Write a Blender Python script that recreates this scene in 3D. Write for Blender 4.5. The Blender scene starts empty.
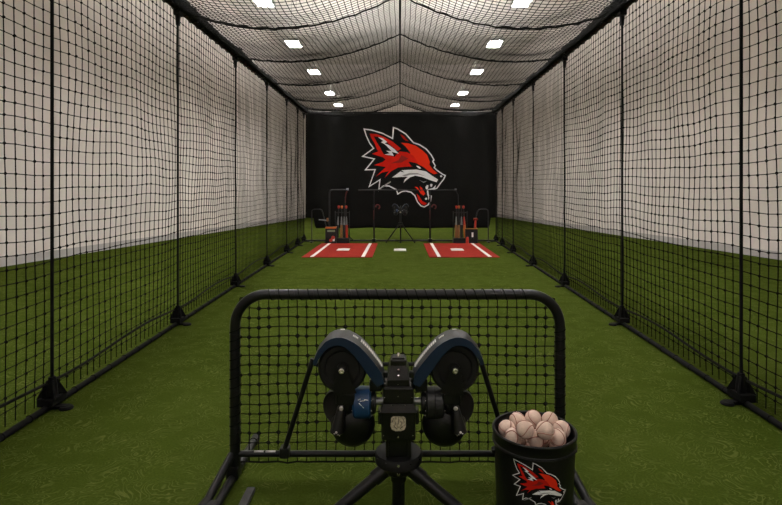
import bpy, bmesh, math, random
from mathutils import Vector, Matrix, noise
PI = math.pi
random.seed(7)
S = bpy.context.scene
C = S.collection

# ------------------------------------------------------------------ camera, world, exposure
cam_data = bpy.data.cameras.new('camera')
cam_data.sensor_width = 36.0
cam_data.lens = 24.0
cam_data.shift_x = -9.0 / 782
cam_data.shift_y = -62.5 / 782
cam_data.clip_start = 0.05
cam_data.clip_end = 100
cam = bpy.data.objects.new('camera', cam_data)
cam.location = (0, 0, 1.4)
cam.rotation_euler = (PI / 2, 0, 0)
C.objects.link(cam)
S.camera = cam

world = bpy.data.worlds.new('world')
S.world = world
world.use_nodes = True
world.node_tree.nodes['Background'].inputs[0].default_value = (0.02, 0.02, 0.02, 1)
world.node_tree.nodes['Background'].inputs[1].default_value = 0.3

LAMP = 146.0          # radiance of the hanging panels
S.view_settings.view_transform = 'Standard'
S.view_settings.look = 'None'
S.view_settings.gamma = 1.0
S.view_settings.exposure = 0.0
S.view_settings.use_curve_mapping = False
S.cycles.max_bounces = 8
S.cycles.diffuse_bounces = 5
S.cycles.use_denoising = True

# ------------------------------------------------------------------ materials
def mat(name, col, rough=0.6, metal=0.0, spec=0.5, emit=None, var=0.0, vscale=8.0, bump=0.0, bscale=60.0, sheen=0.0):
    m = bpy.data.materials.new(name)
    m.use_nodes = True
    nt = m.node_tree
    b = nt.nodes['Principled BSDF']
    b.inputs['Base Color'].default_value = (*col, 1)
    b.inputs['Roughness'].default_value = rough
    b.inputs['Metallic'].default_value = metal
    b.inputs['Specular IOR Level'].default_value = spec
    if emit:
        b.inputs['Emission Color'].default_value = (*emit[0], 1)
        b.inputs['Emission Strength'].default_value = emit[1]
    tc = nt.nodes.new('ShaderNodeTexCoord')
    if var:
        n = nt.nodes.new('ShaderNodeTexNoise')
        n.inputs['Scale'].default_value = vscale
        n.inputs['Detail'].default_value = 5
        nt.links.new(tc.outputs['Object'], n.inputs['Vector'])
        r = nt.nodes.new('ShaderNodeValToRGB')
        r.color_ramp.elements[0].position = 0.3
        r.color_ramp.elements[1].position = 0.7
        r.color_ramp.elements[0].color = (*[c * (1 - var) for c in col], 1)
        r.color_ramp.elements[1].color = (*[min(1, c * (1 + var)) for c in col], 1)
        nt.links.new(n.outputs['Fac'], r.inputs['Fac'])
        nt.links.new(r.outputs['Color'], b.inputs['Base Color'])
    if bump:
        n2 = nt.nodes.new('ShaderNodeTexNoise')
        n2.inputs['Scale'].default_value = bscale
        n2.inputs['Detail'].default_value = 4
        nt.links.new(tc.outputs['Object'], n2.inputs['Vector'])
        bp = nt.nodes.new('ShaderNodeBump')
        bp.inputs['Strength'].default_value = bump
        bp.inputs['Distance'].default_value = 0.02
        nt.links.new(n2.outputs['Fac'], bp.inputs['Height'])
        nt.links.new(bp.outputs['Normal'], b.inputs['Normal'])
    return m

def turf_material():
    m = bpy.data.materials.new('turf')
    m.use_nodes = True
    nt = m.node_tree
    N, L = nt.nodes.new, nt.links.new
    b = nt.nodes['Principled BSDF']
    b.inputs['Roughness'].default_value = 0.9
    b.inputs['Specular IOR Level'].default_value = 0.0
    tc = N('ShaderNodeTexCoord')
    # curled blades: contour lines of a warped noise field
    n1 = N('ShaderNodeTexNoise'); n1.inputs['Scale'].default_value = 6.0; n1.inputs['Detail'].default_value = 2.0
    n1.inputs['Distortion'].default_value = 1.2
    L(tc.outputs['Object'], n1.inputs['Vector'])
    mu = N('ShaderNodeMath'); mu.operation = 'MULTIPLY'; mu.inputs[1].default_value = 13.0
    L(n1.outputs['Fac'], mu.inputs[0])
    pp = N('ShaderNodeMath'); pp.operation = 'PINGPONG'; pp.inputs[1].default_value = 0.5
    L(mu.outputs[0], pp.inputs[0])
    rl = N('ShaderNodeValToRGB')
    rl.color_ramp.elements[0].position = 0.0; rl.color_ramp.elements[0].color = (1, 1, 1, 1)
    rl.color_ramp.elements[1].position = 0.20; rl.color_ramp.elements[1].color = (0, 0, 0, 1)
    L(pp.outputs[0], rl.inputs['Fac'])
    # patches where the curls show
    n2 = N('ShaderNodeTexNoise'); n2.inputs['Scale'].default_value = 6.0; n2.inputs['Detail'].default_value = 3
    L(tc.outputs['Object'], n2.inputs['Vector'])
    r2 = N('ShaderNodeValToRGB')
    r2.color_ramp.elements[0].position = 0.38; r2.color_ramp.elements[1].position = 0.58
    L(n2.outputs['Fac'], r2.inputs['Fac'])
    ml = N('ShaderNodeMath'); ml.operation = 'MULTIPLY'
    L(rl.outputs['Color'], ml.inputs[0]); L(r2.outputs['Color'], ml.inputs[1])
    # fine fibre speckle and broad wear
    n3 = N('ShaderNodeTexNoise'); n3.inputs['Scale'].default_value = 95.0; n3.inputs['Detail'].default_value = 3
    L(tc.outputs['Object'], n3.inputs['Vector'])
    n4 = N('ShaderNodeTexNoise'); n4.inputs['Scale'].default_value = 1.1; n4.inputs['Detail'].default_value = 4
    L(tc.outputs['Object'], n4.inputs['Vector'])
    rb = N('ShaderNodeValToRGB')
    rb.color_ramp.elements[0].position = 0.25; rb.color_ramp.elements[0].color = (*TURF_A, 1)
    rb.color_ramp.elements[1].position = 0.75; rb.color_ramp.elements[1].color = (*TURF_B, 1)
    av = N('ShaderNodeMath'); av.operation = 'ADD'
    h1 = N('ShaderNodeMath'); h1.operation = 'MULTIPLY'; h1.inputs[1].default_value = 0.5
    h2 = N('ShaderNodeMath'); h2.operation = 'MULTIPLY'; h2.inputs[1].default_value = 0.5
    L(n3.outputs['Fac'], h1.inputs[0]); L(n4.outputs['Fac'], h2.inputs[0])
    L(h1.outputs[0], av.inputs[0]); L(h2.outputs[0], av.inputs[1])
    L(av.outputs[0], rb.inputs['Fac'])
    mx = N('ShaderNodeMix'); mx.data_type = 'RGBA'
    mx.inputs[7].default_value = (*TURF_C, 1)
    k = N('ShaderNodeMath'); k.operation = 'MULTIPLY'; k.inputs[1].default_value = 0.75
    L(ml.outputs[0], k.inputs[0]); L(k.outputs[0], mx.inputs[0]); L(rb.outputs['Color'], mx.inputs[6])
    L(mx.outputs[2], b.inputs['Base Color'])
    ad = N('ShaderNodeMath'); ad.operation = 'ADD'
    L(ml.outputs[0], ad.inputs[0]); L(n3.outputs['Fac'], ad.inputs[1])
    bp = N('ShaderNodeBump'); bp.inputs['Strength'].default_value = 0.5; bp.inputs['Distance'].default_value = 0.012
    L(ad.outputs[0], bp.inputs['Height']); L(bp.outputs['Normal'], b.inputs['Normal'])
    return m

TURF_A = (0.028, 0.045, 0.0055)
TURF_B = (0.067, 0.092, 0.0145)
TURF_C = (0.125, 0.145, 0.038)
M = {
    'turf': turf_material(),
    'wall': mat('wall_fabric', (0.77, 0.71, 0.68), 0.85, spec=0.2, var=0.07, vscale=1.3, bump=0.5, bscale=2.5),
    'ceil': mat('ceiling_fabric', (0.80, 0.755, 0.72), 0.85, spec=0.2, var=0.05, vscale=0.9, bump=0.2, bscale=1.5),
    'base': mat('baseboard_grey', (0.48, 0.45, 0.445), 0.8, spec=0.2, var=0.06, vscale=3),
    'net': mat('net_cord', (0.005, 0.005, 0.0045), 0.9, spec=0.1),
    'rope': mat('black_rope', (0.012, 0.012, 0.011), 0.9, spec=0.1, bump=0.3, bscale=120),
    'steel': mat('black_steel', (0.005, 0.005, 0.0055), 0.45, spec=0.3, var=0.2, vscale=20),
    'railblack': mat('rail_black', (0.007, 0.007, 0.007), 0.75, spec=0.12, var=0.3, vscale=30),
    'pad': mat('black_vinyl_pad', (0.0055, 0.0055, 0.006), 0.36, spec=0.4, bump=0.1, bscale=50),
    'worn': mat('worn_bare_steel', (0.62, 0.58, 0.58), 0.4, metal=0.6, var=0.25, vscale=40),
    'greybar': mat('grey_foot_rubber', (0.055, 0.055, 0.055), 0.7, spec=0.3, var=0.2, vscale=30),
    'plastic': mat('black_plastic', (0.0032, 0.0032, 0.0036), 0.36, spec=0.4, bump=0.05, bscale=90),
    'matte': mat('matte_black', (0.005, 0.005, 0.005), 0.65, spec=0.25),
    'wheel': mat('wheel_rubber', (0.006, 0.0057, 0.0047), 0.6, spec=0.3, var=0.15, vscale=25),
    'guard': mat('guard_charcoal', (0.010, 0.010, 0.012), 0.45, spec=0.5, bump=0.06, bscale=140),
    'blue': mat('navy_blue_paint', (0.003, 0.016, 0.042), 0.4, spec=0.5, var=0.15, vscale=12),
    'motorblue': mat('motor_blue_paint', (0.006, 0.042, 0.125), 0.38, spec=0.5, var=0.3, vscale=16),
    'motorgrey': mat('motor_charcoal', (0.013, 0.013, 0.014), 0.36, spec=0.5, var=0.15, vscale=16),
    'shaft': mat('shaft_steel', (0.30, 0.31, 0.34), 0.35, metal=0.8),
    'chrome': mat('bright_bolt', (0.75, 0.72, 0.68), 0.25, metal=0.9),
    'body': mat('housing_black', (0.0045, 0.0045, 0.0042), 0.32, spec=0.5, bump=0.05, bscale=70),
    'plate': mat('beige_plate', (0.44, 0.38, 0.27), 0.55, var=0.5, vscale=120),
    'print': mat('pale_print', (0.80, 0.78, 0.76), 0.5),
    'bucket': mat('bucket_plastic', (0.005, 0.005, 0.005), 0.45, spec=0.3, bump=0.05, bscale=40),
    'ball': mat('baseball_leather', (0.71, 0.53, 0.44), 0.6, spec=0.3, var=0.16, vscale=30, bump=0.1, bscale=80),
    'seam': mat('seam_thread', (0.33, 0.10, 0.07), 0.7),
    'banner': mat('banner_cloth', (0.0055, 0.0055, 0.005), 0.8, spec=0.15, var=0.12, vscale=3, bump=0.15, bscale=14),
    'fwhite': mat('emblem_white', (0.86, 0.87, 0.89), 0.6, spec=0.2, var=0.10, vscale=4),
    'fgrey': mat('emblem_grey', (0.34, 0.34, 0.35), 0.6, spec=0.2),
    'fblack': mat('emblem_black', (0.0035, 0.0035, 0.0035), 0.7, spec=0.15),
    'fred': mat('emblem_red', (0.60, 0.016, 0.008), 0.7, spec=0.05, var=0.2, vscale=3),
    'fdred': mat('emblem_deep_red', (0.24, 0.010, 0.006), 0.6, spec=0.2),
    'forange': mat('emblem_bright_red', (0.80, 0.034, 0.010), 0.7, spec=0.05),
    'mat': mat('mat_red_rubber', (0.29, 0.024, 0.016), 0.8, spec=0.08, var=0.12, vscale=6, bump=0.15, bscale=120),
    'line': mat('line_white', (0.82, 0.80, 0.78), 0.7, spec=0.2),
    'platewhite': mat('home_plate_rubber', (0.80, 0.78, 0.75), 0.6),
    'red': mat('red_plastic', (0.42, 0.030, 0.015), 0.45),
    'orange': mat('orange_paint', (0.50, 0.13, 0.025), 0.45),
    'tan': mat('wooden_barrel', (0.26, 0.12, 0.045), 0.45, var=0.25, vscale=30),
    'strap': mat('dark_red_strap', (0.10, 0.008, 0.005), 0.7),
    'silver': mat('silver_alloy', (0.22, 0.24, 0.26), 0.35, metal=0.7),
    'grip': mat('grip_tape', (0.014, 0.014, 0.014), 0.8),
    'gold': mat('gold_trim', (0.36, 0.20, 0.03), 0.5),
    'teal': mat('pale_green_stripe', (0.16, 0.24, 0.17), 0.6),
    'case': mat('bag_nylon', (0.010, 0.010, 0.010), 0.7, spec=0.3, bump=0.2, bscale=60),
    'housing': mat('lamp_housing', (0.55, 0.54, 0.52), 0.5),
    'wire': mat('suspension_wire', (0.10, 0.10, 0.09), 0.8),
    'glow': mat('lamp_diffuser', (0.9, 0.9, 0.9), 0.5, emit=((1.0, 0.97, 0.925), LAMP)),
}

# ------------------------------------------------------------------ mesh helpers
ORIGIN = {}
def children_of(o):
    return [c for c in bpy.data.objects if c.parent == o]

class MB:
    """collects shapes in world (or thing-local) space and links them as one mesh object"""
    def __init__(s):
        s.v, s.f, s.mi, s.sm = [], [], [], []
    def add(s, vs, fs, mi=0, smooth=False):
        o = len(s.v)
        s.v += [tuple(v) for v in vs]
        for f in fs:
            s.f.append(tuple(i + o for i in f)); s.mi.append(mi); s.sm.append(smooth)
    def box(s, c, size, rot=None, mi=0, taper=(1, 1)):
        hx, hy, hz = (a / 2 for a in size)
        vs = []
        for z, t in ((-hz, (1, 1)), (hz, taper)):
            for x, y in ((-1, -1), (1, -1), (1, 1), (-1, 1)):
                vs.append(Vector((x * hx * t[0], y * hy * t[1], z)))
        if rot is not None:
            vs = [rot @ v for v in vs]
        c = Vector(c)
        s.add([v + c for v in vs], [(3, 2, 1, 0), (4, 5, 6, 7), (0, 1, 5, 4), (1, 2, 6, 5), (2, 3, 7, 6), (3, 0, 4, 7)], mi)
        return s
    def bbox(s, c, size, bev=0.004, rot=None, mi=0, taper=(1, 1)):
        """bevelled box"""
        bm = bmesh.new()
        t = MB().box((0, 0, 0), size, taper=taper)
        vs = [bm.verts.new(v) for v in t.v]
        for f in t.f: bm.faces.new([vs[i] for i in f])
        bmesh.ops.bevel(bm, geom=bm.edges[:], offset=bev, segments=2, affect='EDGES', profile=0.5)
        bm.verts.ensure_lookup_table(); bm.verts.index_update()
        c = Vector(c)
        pts = [((rot @ v.co) if rot is not None else v.co) + c for v in bm.verts]
        s.add(pts, [[v.index for v in f.verts] for f in bm.faces], mi)
        bm.free()
        return s
    def tube(s, pts, r, n=8, mi=0, caps=True, smooth=True):
        pts = [Vector(p) for p in pts]
        k = len(pts)
        rs = r if isinstance(r, (list, tuple)) else [r] * k
        t0 = (pts[1] - pts[0]).normalized()
        up = Vector((0, 0, 1)) if abs(t0.z) < 0.9 else Vector((1, 0, 0))
        a = t0.cross(up).normalized()
        vs = []
        for i, p in enumerate(pts):
            if i == 0: t = pts[1] - p
            elif i == k - 1: t = p - pts[i - 1]
            else: t = (pts[i + 1] - p).normalized() + (p - pts[i - 1]).normalized()
            t = t.normalized()
            a = (a - t * a.dot(t)).normalized()
            b = t.cross(a)
            for j in range(n):
                w = 2 * PI * j / n
                vs.append(p + (a * math.cos(w) + b * math.sin(w)) * rs[i])
        fs = []
        for i in range(k - 1):
            for j in range(n):
                fs.append((i * n + j, i * n + (j + 1) % n, (i + 1) * n + (j + 1) % n, (i + 1) * n + j))
        s.add(vs, fs, mi, smooth)
        if caps and n > 2:
            s.add(vs[:n], [tuple(range(n - 1, -1, -1))], mi)
            s.add(vs[-n:], [tuple(range(n))], mi)
        return s
    def lathe(s, prof, c=(0, 0, 0), axis=(0, 0, 1), n=32, mi=0, smooth=True):
        """prof: list of (radius, height along axis)"""
        ax = Vector(axis).normalized()
        q = Vector((0, 0, 1)).rotation_difference(ax)
        c = Vector(c)
        # split profile at hard corners by duplicating rings
        for (r0, h0), (r1, h1) in zip(prof[:-1], prof[1:]):
            vs = []
            for r, h in ((r0, h0), (r1, h1)):
                for j in range(n):
                    w = 2 * PI * j / n
                    vs.append(c + q @ Vector((r * math.cos(w), r * math.sin(w), h)))
            if r0 < 1e-6:
                s.add([vs[0]] + vs[n:], [(0, 1 + j, 1 + (j + 1) % n) for j in range(n)], mi, smooth)
            elif r1 < 1e-6:
                s.add(vs[:n] + [vs[n]], [(j, (j + 1) % n, n) for j in range(n)], mi, smooth)
            else:
                s.add(vs, [(j, (j + 1) % n, n + (j + 1) % n, n + j) for j in range(n)], mi, smooth)
        return s
    def sphere(s, c, r, n=20, m=12, mi=0):
        prof = [(r * math.sin(PI * i / m), -r * math.cos(PI * i / m)) for i in range(m + 1)]
        prof[0] = (0, -r); prof[-1] = (0, r)
        return s.lathe(prof, c, (0, 0, 1), n, mi)
    def torus(s, c, R, r, axis=(0, 0, 1), n=24, k=8, mi=0):
        q = Vector((0, 0, 1)).rotation_difference(Vector(axis).normalized())
        c = Vector(c)
        vs, fs = [], []
        for i in range(n):
            a = 2 * PI * i / n
            for j in range(k):
                b = 2 * PI * j / k
                vs.append(c + q @ Vector(((R + r * math.cos(b)) * math.cos(a), (R + r * math.cos(b)) * math.sin(a), r * math.sin(b))))
        for i in range(n):
            for j in range(k):
                fs.append((i * k + j, ((i + 1) % n) * k + j, ((i + 1) % n) * k + (j + 1) % k, i * k + (j + 1) % k))
        s.add(vs, fs, mi, True)
        return s
    def prism(s, front, back, mi=0, smooth=False):
        """solid between two closed outlines of the same length"""
        n = len(front)
        vs = list(front) + list(back)
        s.add(vs, [tuple(range(n))], mi); s.add(vs, [tuple(range(2 * n - 1, n - 1, -1))], mi)
        s.add(vs, [(i, n + i, n + (i + 1) % n, (i + 1) % n) for i in range(n)], mi, smooth)
        return s
    def build(s, name, mats, parent=None, origin=None, recalc=True):
        if parent is not None:
            o3 = ORIGIN[parent.name]
        else:
            o3 = Vector(origin if origin is not None else (0, 0, 0))
        me = bpy.data.meshes.new(name)
        me.from_pydata([Vector(v) - o3 for v in s.v], [], s.f)
        if not isinstance(mats, (list, tuple)): mats = [mats]
        for m_ in mats: me.materials.append(m_)
        for p, i, sm in zip(me.polygons, s.mi, s.sm):
            p.material_index = i; p.use_smooth = sm
        bm = bmesh.new(); bm.from_mesh(me)
        bmesh.ops.remove_doubles(bm, verts=bm.verts[:], dist=1e-5)
        if recalc: bmesh.ops.recalc_face_normals(bm, faces=bm.faces[:])
        for e in bm.edges:
            if len(e.link_faces) == 2 and e.calc_face_angle(0) > math.radians(38): e.smooth = False
        bm.to_mesh(me); bm.free(); me.update()
        o = bpy.data.objects.new(name, me)
        C.objects.link(o)
        if parent is not None:
            o.parent = parent
            ORIGIN[o.name] = o3
        else:
            o.location = o3
            ORIGIN[o.name] = o3
        return o

def tag(o, label, cat, group=None, kind=None):
    o['label'] = label; o['category'] = cat
    if group: o['group'] = group
    if kind: o['kind'] = kind
    return o
def thing(name, loc, label, cat, group=None, rot=None):
    o = bpy.data.objects.new(name, None)
    o.location = loc
    o.empty_display_size = 0.1
    if rot: o.rotation_euler = rot
    C.objects.link(o)
    ORIGIN[o.name] = Vector(loc)
    return tag(o, label, cat, group)
def dup(root, loc, rot, label, group=None):
    r = root.copy(); C.objects.link(r)
    r.location = loc; r.rotation_euler = rot; r['label'] = label
    if group: r['group'] = group
    for ch in children_of(root):
        c = ch.copy(); C.objects.link(c); c.parent = r
        for g in children_of(ch):
            d = g.copy(); C.objects.link(d); d.parent = c
    return r
def structure(o):
    o['kind'] = 'structure'
    return o
def lerp(a, b, t): return a + (b - a) * t
def F(px, py, d):
    """point at distance d read off the photograph's frame (camera at 1.4 m, 521 px focal length)"""
    return Vector(((px - 400) * d / 521.0, d, 1.4 - (py - 190) * d / 521.0))

# ------------------------------------------------------------------ setting
WL = lambda d: -7.27 + 0.15 * (d - 9.47)
WR = lambda d: 7.63 - 0.15 * (d - 10.4)
Y0, Y1, CEIL = -4.0, 27.0, 7.9
m = MB()
m.add([(WL(Y0), Y0, 0), (WR(Y0), Y0, 0), (WR(Y1), Y1, 0), (WL(Y1), Y1, 0)], [(0, 1, 2, 3)])
structure(m.build('floor', M['turf'], recalc=False))
m = MB()
m.add([(WL(Y0), Y0, CEIL), (WR(Y0), Y0, CEIL), (WR(Y1), Y1, CEIL), (WL(Y1), Y1, CEIL)], [(3, 2, 1, 0)])
structure(m.build('ceiling', M['ceil'], recalc=False))
def wall(name, a, b):
    m = MB()
    m.add([(a[0], a[1], 0), (b[0], b[1], 0), (b[0], b[1], CEIL), (a[0], a[1], CEIL)], [(0, 1, 2, 3)])
    structure(m.build(name, M['wall'], recalc=False))
wall('wall_left', (WL(Y0), Y0), (WL(Y1), Y1))
wall('wall_back', (WL(Y1), Y1), (WR(Y1), Y1))
wall('wall_right', (WR(Y1), Y1), (WR(Y0), Y0))
wall('wall_front', (WR(Y0), Y0), (WL(Y0), Y0))
def skirt(name, a, b, inward):
    a, b, q = Vector((*a, 0)), Vector((*b, 0)), Vector(inward)
    m = MB()
    h, t = 0.16, 0.02
    lo = [a, b, b + q * t, a + q * t]
    m.prism(lo, [v + Vector((0, 0, h)) for v in lo])
    structure(m.build(name, M['base']))
skirt('baseboard_left', (WL(Y0), Y0), (WL(Y1), Y1), (1, 0, 0))
skirt('baseboard_right', (WR(Y0), Y0), (WR(Y1), Y1), (-1, 0, 0))
skirt('baseboard_back', (WL(Y1), Y1), (WR(Y1), Y1), (0, -1, 0))

# ------------------------------------------------------------------ hanging panel lights
ZL = 4.6
rows = [(8.8, 'nearest visible'), (11.4, 'second nearest visible'), (14.1, 'middle visible'), (17.2, 'second farthest'), (19.6, 'farthest'),
        (-1.9, 'rear'), (3.5, 'near machine'), (6.2, 'mid-lane')]  # last three rows are unseen, added to light the foreground and front faces
for y, nm in rows:
    for sx, sd in ((-1, 'left'), (1, 'right')):
        x = -2.32 if sx < 0 else 2.07
        t = thing('panel_light', (x, y, ZL), (f'{nm} white panel light in the {sd} row above the ceiling net' if y > 8 else
                  f'unseen white panel light added to the {sd} row hanging ' + {-1.9: 'behind the camera, out of the frame', 3.5: 'above the near pitching machine', 6.2: 'above the empty turf lane'}[y]), 'light', 'panel lights above the net')
        b = MB()
        b.box((x - 0.147, y, ZL + 0.02), (0.014, 0.56, 0.07)); b.box((x + 0.147, y, ZL + 0.02), (0.014, 0.56, 0.07))
        b.box((x, y - 0.273, ZL + 0.02), (0.28, 0.014, 0.07)); b.box((x, y + 0.273, ZL + 0.02), (0.28, 0.014, 0.07))
        b.box((x, y, ZL + 0.02), (0.014, 0.53, 0.066))
        b.build('frame', M['housing'], t)
        g = MB(); g.box((x, y, ZL + 0.02), (0.28, 0.532, 0.05))
        g.build('diffuser', M['glow'], t)
        for yy in (y - 0.14, y + 0.14):  # added bars that imitate net cords crossing the bright panel
            l = MB(); l.box((x, yy, ZL - 0.012), (0.28, 0.022, 0.014)); l.build('net_line_bar', M['housing'], t)
        for yy in (y - 0.25, y + 0.25):
            w = MB(); w.tube([(x, yy, ZL + 0.04), (x, yy, CEIL)], 0.003, 5)
            w.build('suspension_wire', M['wire'], t)

# ------------------------------------------------------------------ cage
D_END = 14.2
HW = lambda d: 2.12 + 0.034 * d                 # half width of the cage at depth d
ZT = lambda d: 3.28 + 0.0265 * (d - 5.41)       # height of the top rails
DN = 0.4                                        # near end of the nets
posts = [3.39, 5.42, 7.55, 9.6, 11.6, 13.1, 14.15]
ordn = ['nearest', 'second', 'third', 'fourth', 'fifth', 'sixth', 'last']
RG = [4.6]
ridge_pts = [(DN, 3.30), (3.39, 3.36), (5.42, 3.43), (7.55, 3.66), (9.6, 3.77), (11.6, 3.78), (13.1, 3.75), (14.2, 3.75)]
def ridge(d):
    for (a, za), (b, zb) in zip(ridge_pts[:-1], ridge_pts[1:]):
        if d <= b: return lerp(za, zb, max(0, (d - a) / (b - a)))
    return ridge_pts[-1][1]
def roof_z(u, d, mid=True):
    a = abs(u)
    z = lerp(ridge(d), ZT(d), a) - 4 * (0.21 + 0.08 * max(0, 1 - abs(d - 4.9) / 2.4)) * a * (1 - a)
    if mid:
        ks = [-1.4, 0.4 + 0.0] + posts
        for p, q in zip(ks[:-1], ks[1:]):
            if p <= d <= q:
                s = (d - p) / (q - p)
                z -= 0.03 * math.sin(PI * s) * (0.35 + 0.65 * math.sin(PI * a))
        z += 0.025 * noise.noise(Vector((u * 4, d * 1.7, 3.1))) * math.sin(PI * min(1, a * 1.0) * 0.98)
    return z

def side_net(sx, sd):
    st = 0.083
    x0 = lambda d: sx * (HW(d) + 0.03)
    def P(d, z):
        k = math.sin(PI * min(1, max(0, z / 3.3)))
        top = 0.5 + 0.5 * min(1, max(0, (z - 1.2) / 2))
        nx = 0.045 * noise.noise(Vector((d * 0.9, z * 0.8, 5 + sx))) * k + 0.03 * noise.noise(Vector((d * 3.1, z * 1.2, 9 + sx))) * k * top
        dz = 0.05 * top * k * noise.noise(Vector((d * 0.8, z * 1.1, 17 + sx))) + 0.02 * k * noise.noise(Vector((d * 2.6, z * 2.0, 37 + sx)))
        dy = 0.012 * k * noise.noise(Vector((d * 2.0, z * 1.5, 27 + sx)))
        return Vector((x0(d) + nx, d + dy, z + dz))
    m = MB()
    nd = int((D_END - DN) / st)
    ds = [DN + i * st for i in range(nd + 1)]
    nz = 39
    for i, d in enumerate(ds):
        h = ZT(d) - 0.02
        r = 0.0039
        m.tube([P(d, 0.05 + (h - 0.05) * j / 18) for j in range(19)], r, 3, caps=False, smooth=False)
    for j in range(1, nz):
        pts = [P(d, 0.05 + (ZT(d) - 0.07) * j / nz) for d in ds[::2]]
        m.tube(pts, 0.0034, 3, caps=False, smooth=False)
    # knots where the photograph still shows them
    for d in ds:
        if d > 7.6: break
        h = ZT(d)
        for j in range(1, nz):
            p = P(d, 0.05 + (h - 0.07) * j / nz)
            r = 0.0115 * (0.7 + 0.5 * random.random())
            m.add([p + Vector(q) * r for q in ((1, 0, 0), (-1, 0, 0), (0, 1, 0), (0, -1, 0), (0, 0, 1), (0, 0, -1))],
                  [(0, 2, 4), (2, 1, 4), (1, 3, 4), (3, 0, 4), (2, 0, 5), (1, 2, 5), (3, 1, 5), (0, 3, 5)])
    t = m.build('side_net', M['net'], origin=(sx * HW(7), 7, 0), recalc=False)
    tag(t, f'black square-mesh net hanging along the {sd} side of the cage', 'net', 'side nets of the cage')
    h = MB()
    h.tube([P(d, 0.17 + 0.02 * math.sin(d * 3)) for d in ds[::2]], 0.010, 6)
    h.build('hem_rope', M['rope'], t)
side_net(-1, 'left'); side_net(1, 'right')

# ceiling net
m = MB()
st = 0.075
nd = int((D_END - DN) / st)
NU = 78
def RP(u, d):
    return Vector((u * HW(d) + 0.01 * noise.noise(Vector((u * 5, d * 2, 1))), d, roof_z(u, d)))
for i in range(nd + 1):
    d = DN + i * st
    m.tube([RP(-1 + 2 * j / 40, d) for j in range(41)], 0.0036, 3, caps=False, smooth=False)
for j in range(NU + 1):
    u = -1 + 2 * j / NU
    m.tube([RP(u, DN + i * 0.2) for i in range(int((D_END - DN) / 0.2) + 1)], 0.0042, 3, caps=False, smooth=False)
ceil_net = m.build('ceiling_net', M['net'], origin=(0, 7, 3.3), recalc=False)
tag(ceil_net, 'black mesh ceiling net sagging between cross cables over the cage', 'net')
c = MB(); c.tube([(0, DN + i * 0.2, ridge(DN + i * 0.2) + 0.005) for i in range(int((D_END - DN) / 0.2) + 1)], 0.013, 8)
c.build('ridge_cable', M['rope'], ceil_net)
for d in posts:
    c = MB()
    pts = []
    for j in range(61):
        u = -1 + 2 * j / 60
        pts.append((u * HW(d), d, roof_z(u, d, False) + 0.006 * math.sin(j * 2.3)))
    rr = [0.0095 + (0.007 * abs(math.sin(j * 1.9)) if abs(-1 + 2 * j / 60) > 0.45 else 0) for j in range(61)]
    c.tube(pts, rr, 7)
    c.build('cross_cable', M['rope'], ceil_net)
for sx in (-1, 1):
    c = MB()
    pts, rr = [], []
    for i in range(int((D_END - DN) / 0.06) + 1):
        d = DN + i * 0.06
        k = min(abs(d - p) for p in posts)
        pts.append((sx * (HW(d) - 0.075 - 0.02 * noise.noise(Vector((d * 2, sx, 0)))), d, ZT(d) + 0.035 - 0.035 * min(1, k) + 0.02 * noise.noise(Vector((d * 2.6, 4, sx)))))
        rr.append(0.045 + 0.022 * noise.noise(Vector((d * 4, sx * 3, 7))) + 0.008 * math.sin(d * 34))
    c.tube(pts, rr, 9)
    c.build('gathered_edge', M['net'], ceil_net)

g = MB()
for j in range(1, 78):
    u = -1 + 2 * j / 78
    zt_ = roof_z(u, D_END, False)
    if zt_ > ZT(D_END) + .01: g.tube([(u * HW(D_END), D_END, ZT(D_END)), (u * HW(D_END), D_END, zt_)], 0.0036, 3, caps=False)
for k in range(1, 5):
    z = ZT(D_END) + k * .06
    us = [u / 100 for u in range(100) if roof_z(u / 100, D_END, False) > z]
    if us: g.tube([(-us[-1] * HW(D_END), D_END, z), (us[-1] * HW(D_END), D_END, z)], 0.0036, 3, caps=False)
g.build('gable_net', M['net'], ceil_net, recalc=False)
# rails and posts
for sx, sd in ((-1, 'left'), (1, 'right')):
    m = MB()
    ys = [DN + i * 0.3 for i in range(int((D_END - DN) / 0.3) + 1)] + [D_END]
    m.tube([(sx * HW(d), d, 0.023) for d in ys], 0.020, 10)
    for i in range(60):                       # lashings that tie the net to the rail
        d = DN + 0.2 + i * 0.23
        if d < D_END: m.torus((sx * HW(d), d, 0.024), 0.020, 0.004, (0, 1, 0), 10, 4)
    o = m.build('ground_rail', M['railblack'], origin=(sx * HW(7), 7, 0))
    tag(o, f'black tubular rail on the turf along the {sd} net', 'rail', 'rails of the cage')
    m = MB()
    m.tube([(sx * HW(d), d, ZT(d)) for d in ys], 0.03, 10)
    for i in range(60):
        d = DN + 0.1 + i * 0.23
        if d < D_END: m.torus((sx * HW(d), d, ZT(d)), 0.033, 0.008, (0, 1, 0), 10, 4)
    o = m.build('top_rail', M['steel'], origin=(sx * HW(7), 7, 3))
    tag(o, f'black tubular rail along the top of the {sd} net', 'rail', 'rails of the cage')
m = MB(); m.tube([(-HW(D_END), D_END, 0.026), (HW(D_END), D_END, 0.026)], 0.022, 10)
tag(m.build('ground_rail', M['steel'], origin=(0, D_END, 0)), 'black rail on the turf across the far end of the cage', 'rail', 'rails of the cage')
m = MB(); m.tube([(-HW(D_END), D_END, ZT(D_END)), (HW(D_END), D_END, ZT(D_END))], 0.022, 10)
tag(m.build('top_rail', M['steel'], origin=(0, D_END, ZT(D_END))), 'black rail across the far end from which the fox banner hangs', 'rail', 'rails of the cage')

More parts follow.
